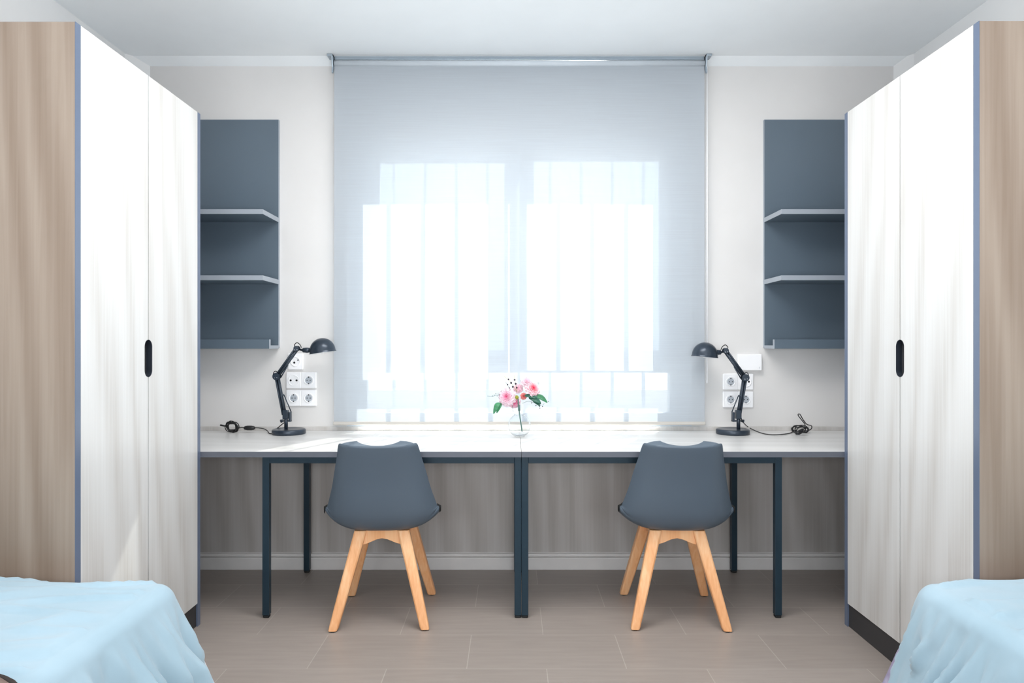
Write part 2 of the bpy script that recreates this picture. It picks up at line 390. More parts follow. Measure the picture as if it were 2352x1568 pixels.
# outside
struct(box('ground', (-20, YW + WT, -0.2), (20, 30, -0.02), M['concrete']), 'pale paving outside the window', 'ground')
tag(box('garden_wall', (-8, 9.0, -0.02), (8, 9.2, 0.62), M['render_white'], bevel=.01), 'low white garden wall outside the window', 'wall')
bm = bmesh.new(); rr = random.Random(3)
for i in range(3200):
    p = Vector((rr.uniform(-4.5, 4.5), rr.uniform(9.32, 9.8), 0))
    p.z = 0.0 + rr.random() ** 1.5 * (0.55 + 0.25 * noise.noise(Vector((p.x * 1.5, 0, 0)))) - 0.12 * rr.random()
    s = rr.uniform(.03, .06); q = Quaternion((rr.uniform(-1, 1), rr.uniform(-1, 1), rr.uniform(-1, 1)), rr.uniform(0, 6.3)).normalized()
    vs = [bm.verts.new(p + q @ Vector(v)) for v in ((-s, 0, 0), (0, -s * .45, .004), (s, 0, 0), (0, s * .45, .004))]
    bm.faces.new(vs)
tag(link_mesh('hedge', bm, M['hedge']), 'green leafy hedge growing along the garden wall outside', 'hedge', kind='stuff')

# ------------------------------------------------------------------ roller blind
bl = thing('roller_blind', 'wide translucent white roller blind pulled down over the window', 'blind', (0.04, 3.66, 0))
bx0, bx1 = -0.953 - .04, 1.032 - .04
bm = bmesh.new(); NX, NZ = 40, 60; grid = []
for j in range(NZ + 1):
    z = 0.802 + (2.735 - 0.802) * j / NZ
    grid.append([])
    for i in range(NX + 1):
        x = bx0 + (bx1 - bx0) * i / NX
        yy = 0.003 * math.sin(3.0 * x + 1.2 * z) * (1 - j / NZ) + 0.0015 * noise.noise(Vector((x * 2, z * 2, 0)))
        grid[-1].append(bm.verts.new((x, yy, z)))
for j in range(NZ):
    for i in range(NX):
        bm.faces.new((grid[j][i], grid[j][i + 1], grid[j + 1][i + 1], grid[j + 1][i]))
link_mesh('blind_fabric', bm, M['blind'], bl, smooth=True)
tube('roller_tube', [(bx0, 0.004, 2.724), (bx1, 0.004, 2.724)], 0.0165, M['roll'], bl, 24)
box('head_rail', (bx0 + .0, .004, 2.745), (bx1, .03, 2.7635), M['alu'], bl, bevel=.002)
for s, x in ((-1, bx0 - .002), (1, bx1 + .002)):
    bm = bmesh.new()
    add_prism(bm, [(-.03, 2.7635), (.03, 2.7635), (.022, 2.72), (.008, 2.69), (-.008, 2.665), (-.02, 2.668), (-.014, 2.70), (-.024, 2.735)], 'x', x, x + s * 0.008)
    add_box(bm, (min(x, x + s * .03), -.03, 2.752), (max(x, x + s * .03), .03, 2.7635))
    link_mesh('bracket', bm, M['alu'], bl, bevel=.0015)
bm = bmesh.new(); add_prism(bm, [(-.006, .785), (.006, .785), (.0085, .789), (.007, .8035), (-.007, .8035), (-.0085, .789)], 'x', bx0 - .004, bx1 + .004)
link_mesh('bottom_bar', bm, M['beige_bar'], bl, bevel=.001)
bm = bmesh.new()
for dy in (-.016, .010):
    add_tube(bm, [(bx1 + .012, dy, 2.70), (bx1 + .012, dy, 1.03)], .0016, 6)
add_tube(bm, catmull([(bx1 + .012, -.016, 1.03), (bx1 + .012, -.010, 1.012), (bx1 + .012, .004, 1.012), (bx1 + .012, .010, 1.03)], 4), .0016, 6)
link_mesh('pull_chain', bm, M['plastic_white'], bl, smooth=True)

# ------------------------------------------------------------------ wardrobes
def wardrobe(side, xf, y0, y1, label):
    """xf: X of the door plane (world), body reaches to the side wall"""
    H = 2.218
    t = thing('wardrobe', label, 'wardrobe', (xf, (y0 + y1) / 2, 0), 0, 'white-door wardrobes on either side of the desks')
    s = side                               # -1: stands on the left, its front faces +X
    D = 0.60 if s < 0 else 0.60
    a, b = y0 - (y0 + y1) / 2, y1 - (y0 + y1) / 2
    T = 0.026
    def bx(name, x0, x1, ya, yb, z0, z1, mat, parent=t, bev=.0015):
        X0, X1 = sorted((s * x0, s * x1)); return box(name, (X0, ya, z0), (X1, yb, z1), mat, parent, bev)
    # x measured from the front plane into the body
    sp = bx('side_panel', 0.0015, D, a, a + T, 0, H, M['taupe_wood'])
    bx('edge_band', 0, 0.0015, a, a + T, 0, H, M['edge_grey'], sp, 0)
    sp = bx('side_panel', 0.0015, D, b - T, b, 0, H, M['edge_grey'])
    bx('edge_band', 0, 0.0015, b - T, b, 0, H, M['edge_grey'], sp, 0)
    bx('top_panel', 0.022, D, a + T, b - T, H - .025, H - .001, M['taupe_wood'])
    bx('bottom_panel', 0.03, D, a + T, b - T, 0.10, 0.12, M['taupe_wood'])
    bx('back_panel', D - .01, D - .001, a + T, b - T, 0.12, H - .03, M['taupe_wood'])
    bx('plinth', 0.006, 0.022, a + T, b - T, 0.0, 0.0975, M['plinth'])
    # doors with half a capsule cut from each meeting edge
    ms = 2.546 - (y0 + y1) / 2; g = 0.0026;
    bx('gap_shade', 0.0195, 0.05, ms - .02, ms + .02, 0.12, H - .03, M['plinth'], t, 0)  # dark strip added behind the door gap to stand for its shade
    zc, hh, R = 1.164, 0.070, 0.0265
    for sg, ya, yb in ((-1, a + T + .001, ms - g), (1, ms + g, b - T - .001)):
        edge = ms + sg * g; far = ya if sg < 0 else yb
        pts = [(far, 0.1005), (edge, 0.1005)]
        for k in range(0, 13):
            th = -math.pi / 2 + math.pi / 2 * k / 12 if k <= 12 else 0
            pts.append((ms + sg * max(g, R * math.cos(th)), zc - hh + R + R * math.sin(th) * 1.0))
        for k in range(0, 13):
            th = math.pi / 2 * k / 12
            pts.append((ms + sg * max(g, R * math.cos(th)), zc + hh - R + R * math.sin(th)))
        pts += [(edge, H - .0005), (far, H - .0005)]
        out = []
        for p in pts:
            if not out or (abs(p[0] - out[-1][0]) + abs(p[1] - out[-1][1])) > 1e-5: out.append(p)
        bm = bmesh.new(); X0, X1 = sorted((s * 0.0, s * 0.019)); add_prism(bm, out, 'x', X0, X1)
        d = link_mesh('door', bm, M['white_wood'], t)
        # lining of the finger pull
        bm = bmesh.new(); rim = []
        arc = [(sg * R * math.cos(-math.pi / 2 + math.pi / 2 * k / 12), -hh + R + R * math.sin(-math.pi / 2 + math.pi / 2 * k / 12)) for k in range(13)]
        arc += [(sg * R * math.cos(math.pi / 2 * k / 12), hh - R + R * math.sin(math.pi / 2 * k / 12)) for k in range(13)]
        A = [bm.verts.new((s * -0.0004, ms + u, zc + v)) for u, v in arc]
        B = [bm.verts.new((s * 0.021, ms + u * .97, zc + v * .985)) for u, v in arc]
        C = [bm.verts.new((s * -0.0004, ms + u * .93, zc + v * .985)) for u, v in arc]
        for i in range(len(arc) - 1):
            if (A[i].co - A[i + 1].co).length > 1e-6:
                bm.faces.new((A[i], A[i + 1], C[i + 1], C[i])); bm.faces.new((C[i], C[i + 1], B[i + 1], B[i]))
        cx = [bm.verts.new((s * 0.021, ms, zc - hh)), bm.verts.new((s * 0.021, ms, zc + hh))]
        bm.faces.new(B + [cx[1], cx[0]])
        h = link_mesh('finger_pull', bm, M['recess'], d); h['label'] = 'dark finger pull'
    return t
wardrobe(-1, -1.356, 2.120, 2.970, 'tall wardrobe with white wood grain doors beside the left-hand desk')
wardrobe(1, 1.447, 2.115, 2.970, 'tall wardrobe with white wood grain doors beside the right-hand desk')

# ------------------------------------------------------------------ desks
def desk(x0, x1, lx0, lx1, label):
    t = thing('desk', label, 'desk', ((lx0 + lx1) / 2, 3.33, 0), 0, 'two desks joined under the window')
    ox, oy = (lx0 + lx1) / 2, 3.33
    top = box('desk_top', (x0 - ox, 2.972 - oy, 0.7255), (x1 - ox, 3.698 - oy, 0.75), M['desk_wood'], t, 0.0008)
    box('edge_band', (x0 - ox, 2.9705 - oy, 0.7255), (x1 - ox, 2.9715 - oy, 0.7498), M['desk_edge'], top)
    L = 0.030; ya, yb = 3.033 - oy, 3.635 - oy
    for X in (lx0 - ox, lx1 - ox - L):
        for Y in (ya, yb):
            leg = box('leg', (X, Y, 0.012), (X + L, Y + L, 0.725), M['desk_metal'], t, 0.002)
            box('foot_cap', (X + .001, Y + .001, 0.0), (X + L - .001, Y + L - .001, 0.0118), M['rubber'], leg, 0.005)
    for Y in (ya, yb): box('rail', (lx0 - ox + L, Y, 0.688), (lx1 - ox - L, Y + L, 0.725), M['desk_metal'], t, 0.002)
    for X in (lx0 - ox, lx1 - ox - L): box('rail', (X, ya + L, 0.688), (X + L, yb, 0.725), M['desk_metal'], t, 0.002)
    return t
desk(-1.975, 0.0400, -1.110, 0.0410, 'left desk with white top, slate edge and dark petrol metal legs')
desk(0.0415, 2.05, 0.0425, 1.200, 'right desk with white top, slate edge and dark petrol metal legs')

# ------------------------------------------------------------------ wall shelves
def wall_shelf(s, xe, xfar, label):
    """s=+1: free end looks right (left unit)"""
    t = thing('wall_shelf', label, 'shelf', (xe, YW, 1.2), 0, 'slate wall shelves either side of the window')
    w = xfar - xe
    def bx(name, xa, xb, d0, d1, z0, z1, mat, parent=t, bev=.0006):
        X0, X1 = sorted((xa, xb)); return box(name, (X0, -d1, z0 - 1.2), (X1, -d0, z1 - 1.2), mat, parent, bev)
    bk = bx('back_board', 0, w, 0.0, 0.018, 1.20, 2.437, M['slate'])
    bx('edge_band', 0, -0.001 * (1 if w > 0 else -1), 0, 0.018, 1.20, 2.437, M['slate_edge'], bk, 0)
    for z0, z1 in ((1.880, 1.904), (1.5435, 1.568)):
        e = 0.001 * (1 if w > 0 else -1)
        sh = bx('shelf_board', 0, w, 0.018, 0.252, z0, z1, M['slate'])
        bx('edge_band', -e, w, 0.252, 0.2535, z0, z1, M['slate_edge'], sh, 0)
        bx('edge_band', 0, -e, 0.018, 0.252, z0, z1, M['slate_edge'], sh, 0)
    e = 0.001 * (1 if w > 0 else -1)
    lo = bx('lower_tray', 0, w, 0.018, 0.140, 1.1945, 1.2120, M['slate'])
    bx('edge_band', 0, -e, 0.018, 0.140, 1.1945, 1.2120, M['slate_edge'], lo, 0)
    lip = bx('tray_lip', 0, w, 0.140, 0.160, 1.1945, 1.243, M['slate'])
    bx('edge_band', 0, -e, 0.140, 0.160, 1.1945, 1.243, M['slate_edge'], lip, 0)
    return t
wall_shelf(1, -1.268, -1.93, 'slate wall shelf unit left of the window, above the lamp with tidy sockets')
wall_shelf(-1, 1.3705, 2.03, 'slate wall shelf unit right of the window, above the white wall box')

# ------------------------------------------------------------------ sockets
def plate(c, w=.083, h=.088):
    bm = bmesh.new(); add_box(bm, (c[0] - w / 2, -.011, c[1] - h / 2), (c[0] + w / 2, 0, c[1] + h / 2)); return bm
def disc(bm, cx, cz, r, y0, y1, seg=24):
    mt = Matrix.Rotation(math.pi / 2, 4, 'X')
    add_lathe(bm, [(0, 0), (r, 0), (r, y1 - y0), (0, y1 - y0)], seg, (cx, y0 + (y1 - y0), cz), mt)
def socket(px, py, kind, label, group):
    p = at(px, py, YW)
    t = thing('wall_socket', label, 'socket', (p.x, YW, p.z), 0, group)
    link_mesh('cover_plate', plate((0, 0)), M['plastic_white'], t, bevel=.004)
    bm = bmesh.new(); r = .030 if kind == 'wide' else .026
    mt = Matrix.Rotation(math.pi / 2, 4, 'X')
    add_lathe(bm, [(r, .0), (r, .003), (r - .003, .003), (r - .004, .0005), (r - .004, 0)], 32, (0, -.011, 0), mt)
    link_mesh('socket_ring', bm, M['plastic_white'], t, smooth=True)
    if kind == 'schuko':
        bm = bmesh.new(); disc(bm, 0, 0, .0190, -.0125, -.0110); link_mesh('socket_face', bm, M['socket_grey'], t)
    holes = []
    def hole(fn): bm = bmesh.new(); fn(bm); link_mesh('contact_hole', bm, M['hole'], t)
    if kind == 'schuko':
        for dx in (-.0085, .0085): hole(lambda bm: disc(bm, dx, 0, .0026, -.0135, -.0125, 12))
        for dz in (-.0175, .0175): hole(lambda bm: add_box(bm, (-.0025, -.014, dz - .0028), (.0025, -.0125, dz + .0028)))
    elif kind == 'wide':
        for dx in (-.016, .016): hole(lambda bm: disc(bm, dx, 0, .0055, -.0125, -.0110, 14))
    else:
        hole(lambda bm: disc(bm, -.006, -.006, .0055, -.0125, -.0110, 14)); hole(lambda bm: disc(bm, .014, .008, .0035, -.0125, -.0110, 14))
    return t
G = 'white wall sockets behind the left lamp'
socket(680, 830, 'aerial', 'white aerial socket, topmost behind the left lamp', G)
socket(676, 873, 'wide', 'white socket with two large dark holes, behind the left lamp', G)
socket(710.5, 873, 'schuko', 'upper right white socket of the cluster beside the left lamp', G)
socket(676, 913.5, 'schuko', 'lower left white socket of the cluster beside the left lamp', G)
socket(710.5, 913.5, 'schuko', 'lower right white socket of the cluster beside the left lamp', G)
G = 'white wall sockets behind the right lamp'
socket(1677, 876, 'schuko', 'upper left white socket of the cluster beside the right lamp', G)
socket(1711.5, 876, 'wide', 'upper right white socket mostly hidden behind the right lamp elbow', G)
socket(1677, 917, 'schuko', 'lower left white socket of the cluster beside the right lamp', G)
socket(1711.5, 917, 'schuko', 'lower right white socket half hidden behind the right lamp arm', G)
c0, c1 = at(1692, 850, YW), at(1746, 813, YW)
t = thing('wall_box', 'white plastic wall box mounted above the sockets by the right lamp', 'wall box', ((c0.x + c1.x) / 2, YW, c0.z))
hw = (c1.x - c0.x) / 2; hh = c1.z - c0.z
box('housing', (-hw, -.028, 0), (hw, 0, hh), M['plastic_white'], t, .004)
box('indicator', (hw - .0165, -.0288, .010), (hw - .0145, -.0281, .020), M['socket_grey'], t)

# ------------------------------------------------------------------ chairs
def interp(tab, v):
    for (a, x), (b, y) in zip(tab, tab[1:]):
        if v <= b:
            k = (v - a) / (b - a); k = k * k * (3 - 2 * k) if False else k
            return x + (y - x) * k
    return tab[-1][1]
PROF = catmull([(0, .235, .422), (0, .19, .435), (0, .10, .420), (0, 0, .406), (0, -.09, .403), (0, -.155, .418), (0, -.194, .465), (0, -.214, .54), (0, -.232, .63), (0, -.256, .715), (0, -.281, .790), (0, -.276, .799), (0, -.250, .806)], 6)
WID = [(0, .165), (.07, .205), (.16, .228), (.28, .242), (.38, .248), (.47, .246), (.55, .230), (.65, .202), (.76, .175), (.86, .155), (.94, .146), (1.0, .140)]
WRAP = [(0, .006), (.1, .022), (.25, .052), (.36, .084), (.46, .100), (.55, .094), (.68, .070), (.82, .046), (.9, .034), (1, .030)]
def shell_point(u, v, off=0.0):
    n = len(PROF) - 1; f = v * n; i = min(int(f), n - 1); k = f - i
    p = PROF[i].lerp(PROF[i + 1], k)
    a = PROF[max(0, i - 1)]; b = PROF[min(n, i + 2)]; tg = (b - a).normalized()
    nr = Vector((0, tg.z, -tg.y))                    # towards the sitter
    if nr.z < 0 and v < .4: nr = -nr
    if v > .86: nr = Vector((0, 1, -.05))
    w_ = interp(WID, v); d = interp(WRAP, v)
    lift = abs(u) ** 3.2
    x = w_ * (1.12 * u - 0.12 * u ** 3)
    if v > .90:                                      # rounded upper corners
        q = min(1, (v - .90) / .10); x *= 1 - .42 * (1 - math.sqrt(1 - q * q * .97))
    dip = max(0, (v - .70) / .30) ** 1.6 * .018 * (1 - min(1, abs(u)) ** 2)
    return p + Vector((x, 0, -dip)) + nr * (d * lift + off)
def build_shell(bm, u_lim=1.0, v0=0.0, v1=1.0, off=0.0, NU=28, NV=54, corner=True):
    G = []
    for j in range(NV + 1):
        row = []
        for i in range(NU + 1):
            s_ = -1 + 2 * i / NU; tv = j / NV
            # square-to-rounded mapping of the corners
            u = s_; v = v0 + (v1 - v0) * tv
            if corner:
                q = 2 * tv - 1
                cu = abs(s_) ** 4 * abs(q) ** 6
                if tv > .5: pass
                else:
                    u *= 1 - 0.12 * max(0, (.2 - tv) / .2) ** 2
                    v += 0.05 * abs(s_) ** 5 * max(0, (.3 - tv) / .3) ** 2
            row.append(bm.verts.new(shell_point(u * u_lim, v, off)))
        G.append(row)
    for j in range(NV):
        for i in range(NU): bm.faces.new((G[j][i], G[j][i + 1], G[j + 1][i + 1], G[j + 1][i]))
def make_chair(label):
    t = thing('shell_chair', label, 'chair', (0, 0, 0), 0, 'grey shell chairs at the desks')
    bm = bmesh.new(); build_shell(bm)
    o = link_mesh('seat_shell', bm, M['chair_shell'], t, smooth=True)
    sd = o.modifiers.new('solid', 'SOLIDIFY'); sd.thickness = .008; sd.offset = 0; sd.use_rim = True
    bv = o.modifiers.new('bev', 'BEVEL'); bv.width = .0035; bv.segments = 3; bv.limit_method = 'ANGLE'; bv.angle_limit = math.radians(50)
    bm = bmesh.new(); build_shell(bm, .86, .03, .60, .019, 20, 30)
    o = link_mesh('seat_cushion', bm, M['chair_pad'], t, smooth=True)
    sd = o.modifiers.new('solid', 'SOLIDIFY'); sd.thickness = .024; sd.offset = 0
    bv = o.modifiers.new('bev', 'BEVEL'); bv.width = .009; bv.segments = 3; bv.limit_method = 'ANGLE'; bv.angle_limit = math.radians(50)
    # dark rim flaps on both sides of the seat
    for s in (-1, 1):
        bm = bmesh.new(); R = []
        for k in range(9):
            v = .40 + .11 * k / 8; e = math.sin(math.pi * k / 8)
            p = shell_point(s * 1.0, v); p2 = p + Vector((s * (.003 + .007 * e), 0, -.004 - .008 * (1 - k / 8)))
            R.append((bm.verts.new(p + Vector((s * .001, 0, .006))), bm.verts.new(p2 + Vector((0, 0, .010))), bm.verts.new(p2 - Vector((0, 0, .010))), bm.verts.new(p - Vector((-s * .001, 0, .012)))))
        for a, b in zip(R, R[1:]):
            for q in range(4): bm.faces.new((a[q], a[(q + 1) % 4], b[(q + 1) % 4], b[q]))
        bm.faces.new(R[0]); bm.faces.new(R[-1][::-1])
        o = link_mesh('side_flap', bm, M['rubber'], t, smooth=True); o['label'] = 'black side flap'
    # legs
    for sx in (-1, 1):
        for sy in (-1, 1):
            bm = bmesh.new()
            topc = Vector((sx * .092, sy * .112, .405)); ft = Vector((sx * .194, sy * .205, 0.004))
            ax = (topc - ft).normalized(); bis = Vector((sx, sy, 0)).normalized()
            X = Vector((1, 0, 0)); X = (X - ax * X.dot(ax)).normalized(); Yv = ax.cross(X).normalized()
            secs = []
            for k, (f, w_, d_) in enumerate(((0, .0175, .0170), (.03, .0190, .0180), (.5, .0228, .020), (.85, .0250, .0215), (1, .0258, .022))):
                c = ft.lerp(topc, f); ring = []
                pl = [(-1, -.5), (-.5, -1), (.5, -1), (1, -.5), (1, .5), (.5, 1), (-.5, 1), (-1, .5)]
                pl = [(a * (1 if abs(a) == 1 else 1.45), b * (1 if abs(b) == 1 else 1.45)) for a, b in pl]
                for a, b in pl:
                    v_ = c + X * (a * w_) + Yv * (b * d_)
                    if k == 0: v_ = v_ - ax * ((v_.z - .004) / ax.z)
                    if k == 4: v_ = v_ - ax * ((v_.z - .405) / ax.z)
                    ring.append(bm.verts.new(v_))
                secs.append(ring)
            for a, b in zip(secs, secs[1:]):
                for k in range(8): bm.faces.new((a[k], a[(k + 1) % 8], b[(k + 1) % 8], b[k]))
            bm.faces.new(secs[0]); bm.faces.new(secs[-1][::-1])
            leg = link_mesh('leg', bm, M['beech'], t, bevel=.002)
            bm = bmesh.new(); add_lathe(bm, [(0, 0), (.013, 0), (.013, .0045), (0, .0045)], 16, ft - Vector((0, 0, .004)))
            link_mesh('foot_pad', bm, M['rubber'], leg)
    # arched aprons front and back, plain cross plates at the sides
    for sy in (-1, 1):
        bm = bmesh.new(); z1 = .404
        pts = [(-.088, z1), (.088, z1), (.094, .338), (.062, .347), (.025, .363), (0, .368), (-.025, .363), (-.062, .347), (-.094, .338)]
        add_prism(bm, pts, 'y', sy * .112 - .012, sy * .112 + .012)
        link_mesh('apron', bm, M['beech'], t, bevel=.002)
    for sx in (-1, 1):
        bm = bmesh.new(); add_prism(bm, [(-.10, .404), (.10, .404), (.105, .338), (.03, .360), (-.03, .360), (-.105, .338)], 'x', sx * .090 - .011, sx * .090 + .011)
        link_mesh('apron', bm, M['beech'], t, bevel=.002)
    box('mounting_plate', (-.10, -.10, .388), (.10, .10, .398), M['rubber'], t, .003)
    return t
ch = make_chair('grey shell chair with beech legs, pushed in at the left desk')
ch.location = (-.574, 3.110, 0); ch.rotation_euler = (0, 0, math.radians(2.5))
ch2 = dup(ch); ch2['label'] = 'grey shell chair with beech legs, pushed in at the right desk'
ch2.location = (.728, 3.110, 0); ch2.rotation_euler = (0, 0, math.radians(-2.5))

# ------------------------------------------------------------------ desk lamps
def desk_lamp(s, xb, xs, jz, elbow, wrist, neck, dome, tilt, label):
    """all arms lie in one plane at depth YL; s=+1: the shade reaches right"""
    YL = 3.565; base = at(xb, 0, YL); X0 = base.x; Z0 = 0.75
    t = thing('desk_lamp', label, 'lamp', (X0, YL, Z0), 0, 'black jointed desk lamps')
    L = lambda px, py: at(px, py, YL) - Vector((X0, YL, Z0))
    lathe('lamp_base', [(0, 0), (.083, 0), (.0855, .003), (.0855, .020), (.082, .025), (.075, .027), (.073, .0262), (0, .0262)], M['black_metal'], t, 48)
    xs_ = L(xs, 0).x
    tube('stem', [(xs_, 0, .026), (xs_, 0, .105)], .0095, M['black_metal'], t, 16)
    j = L(*jz)
    br = box('swivel_bracket', (xs_ - .015, -.014, .078), (xs_ + .013, .014, .125), M['black_metal'], t, .003)
    tube('tension_knob', [(xs_ - s * .012, 0, .070), (xs_ - s * .028, 0, .066)], [.006, .009], M['black_metal'], t, 10)
    e = L(*elbow); w_ = L(*wrist); nk = L(*neck); dm = L(*dome)
    def arm(a, b, name):
        bm = bmesh.new(); d = (b - a).normalized(); n = Vector((d.z, 0, -d.x)) * s
        for oy in (-.0085, .0085):
            for on in (-.0065, .0065):
                o_ = n * on + Vector((0, oy, 0)); add_tube(bm, [a + o_, b + o_], .0042, 8)
        add_tube(bm, [a.lerp(b, .1), a.lerp(b, .9)], .0062, 10)
        return link_mesh(name, bm, M['black_metal'], t, smooth=True)
    a1 = arm(j, e, 'lower_arm'); a2 = arm(e, w_, 'upper_arm')
    def clip(a, b, f, wd, name='spring_clip'):
        c = a.lerp(b, f); d = (b - a).normalized(); n = Vector((d.z, 0, -d.x)) * s; bm = bmesh.new()
        add_tube(bm, [c - n * .012, c + n * wd], .0045, 8); return link_mesh(name, bm, M['black_metal'], t, smooth=True), c + n * wd
    _, c1 = clip(j, e, .50, .018)
    bot = L(jz[0] + s * 16, jz[1] - 6)
    tube('spring', [c1, bot], .0028, M['black_metal'], t, 8)
    box('spring_block', (min(bot.x, bot.x - s * .012), -.012, bot.z - .050), (max(bot.x, bot.x - s * .012), .012, bot.z), M['black_metal'], t, .002)
    box('spring_block', (min(xs_, bot.x), -.008, bot.z - .050), (max(xs_, bot.x), .008, bot.z - .042), M['black_metal'], t, .002)
    _, c2 = clip(e, w_, .45, .013)
    d = (w_ - e).normalized(); n = Vector((d.z, 0, -d.x)) * s
    tube('spring', [c2, e + n * .020 + d * .006], .0032, M['black_metal'], t, 8)
    # joints
    for nm, p, q in (('elbow_joint', e, .019), ('wrist_joint', w_, .014)):
        bm = bmesh.new()
        for oy in (-.0135, .0115):
            mt = Matrix.Rotation(math.pi / 2, 4, 'X'); add_lathe(bm, [(0, 0), (q, 0), (q, .002), (0, .002)], 20, p + Vector((0, oy, 0)), mt)
        add_tube(bm, [p + Vector((0, -.014, 0)), p + Vector((0, .014, 0))], .006, 10)
        jo = link_mesh(nm, bm, M['black_metal'], t)
        for dx, dz in ((-.006, -.007), (.006, -.006)):
            sc_ = bmesh.new(); add_tube(sc_, [p + Vector((dx, -.0185, dz)), p + Vector((dx, -.0155, dz))], .0022, 8)
            link_mesh('screw', sc_, M['screw'], jo)
    # cable loops at the joints
    for nm, p, q in (('cable_loop', w_, .013), ('cable_loop', e, .012)):
        pts = catmull([p + Vector((-s * .006, -.004, .004)), p + Vector((-s * q * .9, -.004, .018)), p + Vector((s * q * .1, -.004, .030)), p + Vector((s * q * 1.3, -.004, .020)), p + Vector((s * q * 1.9, -.004, .004))] if nm and p is w_ else
                      [p + Vector((s * .004, -.004, .020)), p + Vector((-s * .004, -.004, .027)), p + Vector((-s * .014, -.004, .022)), p + Vector((-s * .018, -.004, .006)), p + Vector((-s * .012, -.004, -.004))], 6)
        tube(nm, pts, .0022, M['cable'], t, 6)
    # neck and shade
    tube('neck', [w_ + Vector((s * .008, 0, -.004)), nk - Vector((s * .016, 0, 0)), nk - Vector((s * .014, 0, 0)), nk + Vector((s * .008, 0, 0)), nk + Vector((s * .024, 0, 0))], [.005, .006, .012, .0145, .0115], M['black_metal'], t, 16)
    R = .066; prof = []
    for k in range(0, 15):
        a = math.pi / 2 * k / 14; prof.append((R * math.sin(a), R * math.cos(a)))
    prof[0] = (0, R); prof += [(R + .0005, -.004), (R + .003, -.008), (R + .0035, -.0105)]
    mt = Matrix.Rotation(tilt, 4, 'Y')
    bm = bmesh.new(); add_lathe(bm, prof, 40, dm, mt)
    sh = link_mesh('lamp_shade', bm, M['black_metal'], t, smooth=True)
    bm = bmesh.new(); add_lathe(bm, [(max(0, r - .0022), z - .0012) for r, z in prof], 40, dm, mt)
    for v in bm.verts: pass
    link_mesh('shade_lining', bm, M['lamp_inside'], sh, smooth=True)
    bm = bmesh.new(); add_lathe(bm, [(0, .045), (.010, .044), (.012, .03), (.022, .012), (.024, 0), (.018, -.010), (0, -.016)][::-1], 20, dm, mt)
    link_mesh('bulb', bm, M['plastic_white'], sh, smooth=True)
    return t, L, Vector((X0, YL, Z0))
l1, Lf, o1 = desk_lamp(1, 663.5, 657, (653, 952), (636, 864), (682, 800), (702, 804), (741, 805), math.radians(-8), 'black jointed desk lamp at the left, its shade turned right')
l2, Lf2, o2 = desk_lamp(-1, 1683, 1696, (1697, 952), (1711, 867), (1666, 805), (1649, 809), (1619, 815), math.radians(5), 'black jointed desk lamp at the right, its shade turned left')

# lamp cables: the wire leaves the lamp and ends in a bundle
def D(px, py, z=.7535):           # point lying on the desk at this sighting
    return at(px, py, 1568 * (CAM_H - z) / (py - 792))
def bundle(bm, c, rx, rz, n, seed, lean=0.0):
    r_ = random.Random(seed)
    for k in range(n):
        ph = r_.uniform(0, 6.28); a1 = r_.uniform(.55, 1); a2 = r_.uniform(.6, 1); tw = r_.uniform(-.7, .7) + lean; ty = r_.uniform(-1, 1) * .5
        pts = []
        for q in range(15):
            a = 2 * math.pi * q / 14 + ph
            x = rx * a1 * math.cos(a); z = rz * a2 * math.sin(a) * (1 + .2 * math.sin(2 * a + ph))
            X = x * math.cos(tw) - z * math.sin(tw) * .5; Zz = max(.003 - c.z + .75, z)
            pts.append(c + Vector((X, ty * z + .012 * math.sin(a + ph * 2), Zz)))
        add_tube(bm, catmull(pts, 3), .0024, 6, cap=False)
YC = 3.62
bm = bmesh.new()
add_tube(bm, catmull([at(656, 968, 3.57), at(648, 974, 3.58), at(636, 984, 3.60), D(626, 993.5), D(619, 995), at(614, 989, YC), at(606, 984.5, YC), at(595, 982.5, YC), at(586, 982, YC)], 8), .0024, 8)
add_tube(bm, catmull([at(560, 981, YC), at(552, 982, YC), at(544, 984, YC), at(536, 988, YC)], 6), .0024, 8)
bundle(bm, at(533, 980, YC), .040, .030, 8, 4)
add_tube(bm, [at(522, 979, YC), at(514, 977.5, YC), at(506, 976, YC)], [.0030, .0045, .0045], 8)
for v in bm.verts: v.co -= o1
cb = link_mesh('power_cable', bm, M['cable'], l1, smooth=True)
p = at(573, 982.5, YC) - o1
bm = bmesh.new(); add_tube(bm, [p + Vector((-.030, 0, 0)), p + Vector((-.024, 0, 0)), p + Vector((-.010, 0, 0)), p + Vector((.010, 0, 0)), p + Vector((.024, 0, 0)), p + Vector((.030, 0, 0))], [.004, .010, .0125, .0125, .010, .004], 16)
link_mesh('cable_switch', bm, M['cable'], cb, smooth=True)
bm = bmesh.new()
pts = [at(1702, 958, 3.56), at(1706, 968, 3.56), D(1718, 980, .770), D(1740, 991), D(1762, 997), D(1785, 998), D(1812, 995), D(1822, 990)]
add_tube(bm, catmull(pts, 8), .0024, 8)
c = D(1838, 992); bundle(bm, Vector((c.x, c.y, .768)), .050, .020, 7, 11)
lp = [D(1846, 985, .77), at(1849, 975, 3.55), at(1841, 964, 3.55), at(1833, 953, 3.55), at(1837, 951, 3.55), at(1845, 964, 3.55), at(1853, 974, 3.55), at(1864, 978, 3.55), at(1862, 986, 3.55), D(1848, 990, .76)]
add_tube(bm, catmull(lp, 6), .0024, 8)
for v in bm.verts: v.co -= o2
cb = link_mesh('power_cable', bm, M['cable'], l2, smooth=True)
pg = D(1836, 994, .762) - o2
bm = bmesh.new(); add_tube(bm, [pg + Vector((-.022, -.01, 0)), pg + Vector((-.008, -.008, .002)), pg + Vector((.010, -.004, .010)), pg + Vector((.018, 0, .02))], [.008, .011, .011, .006], 12)
link_mesh('plug', bm, M['cable'], cb, smooth=True)

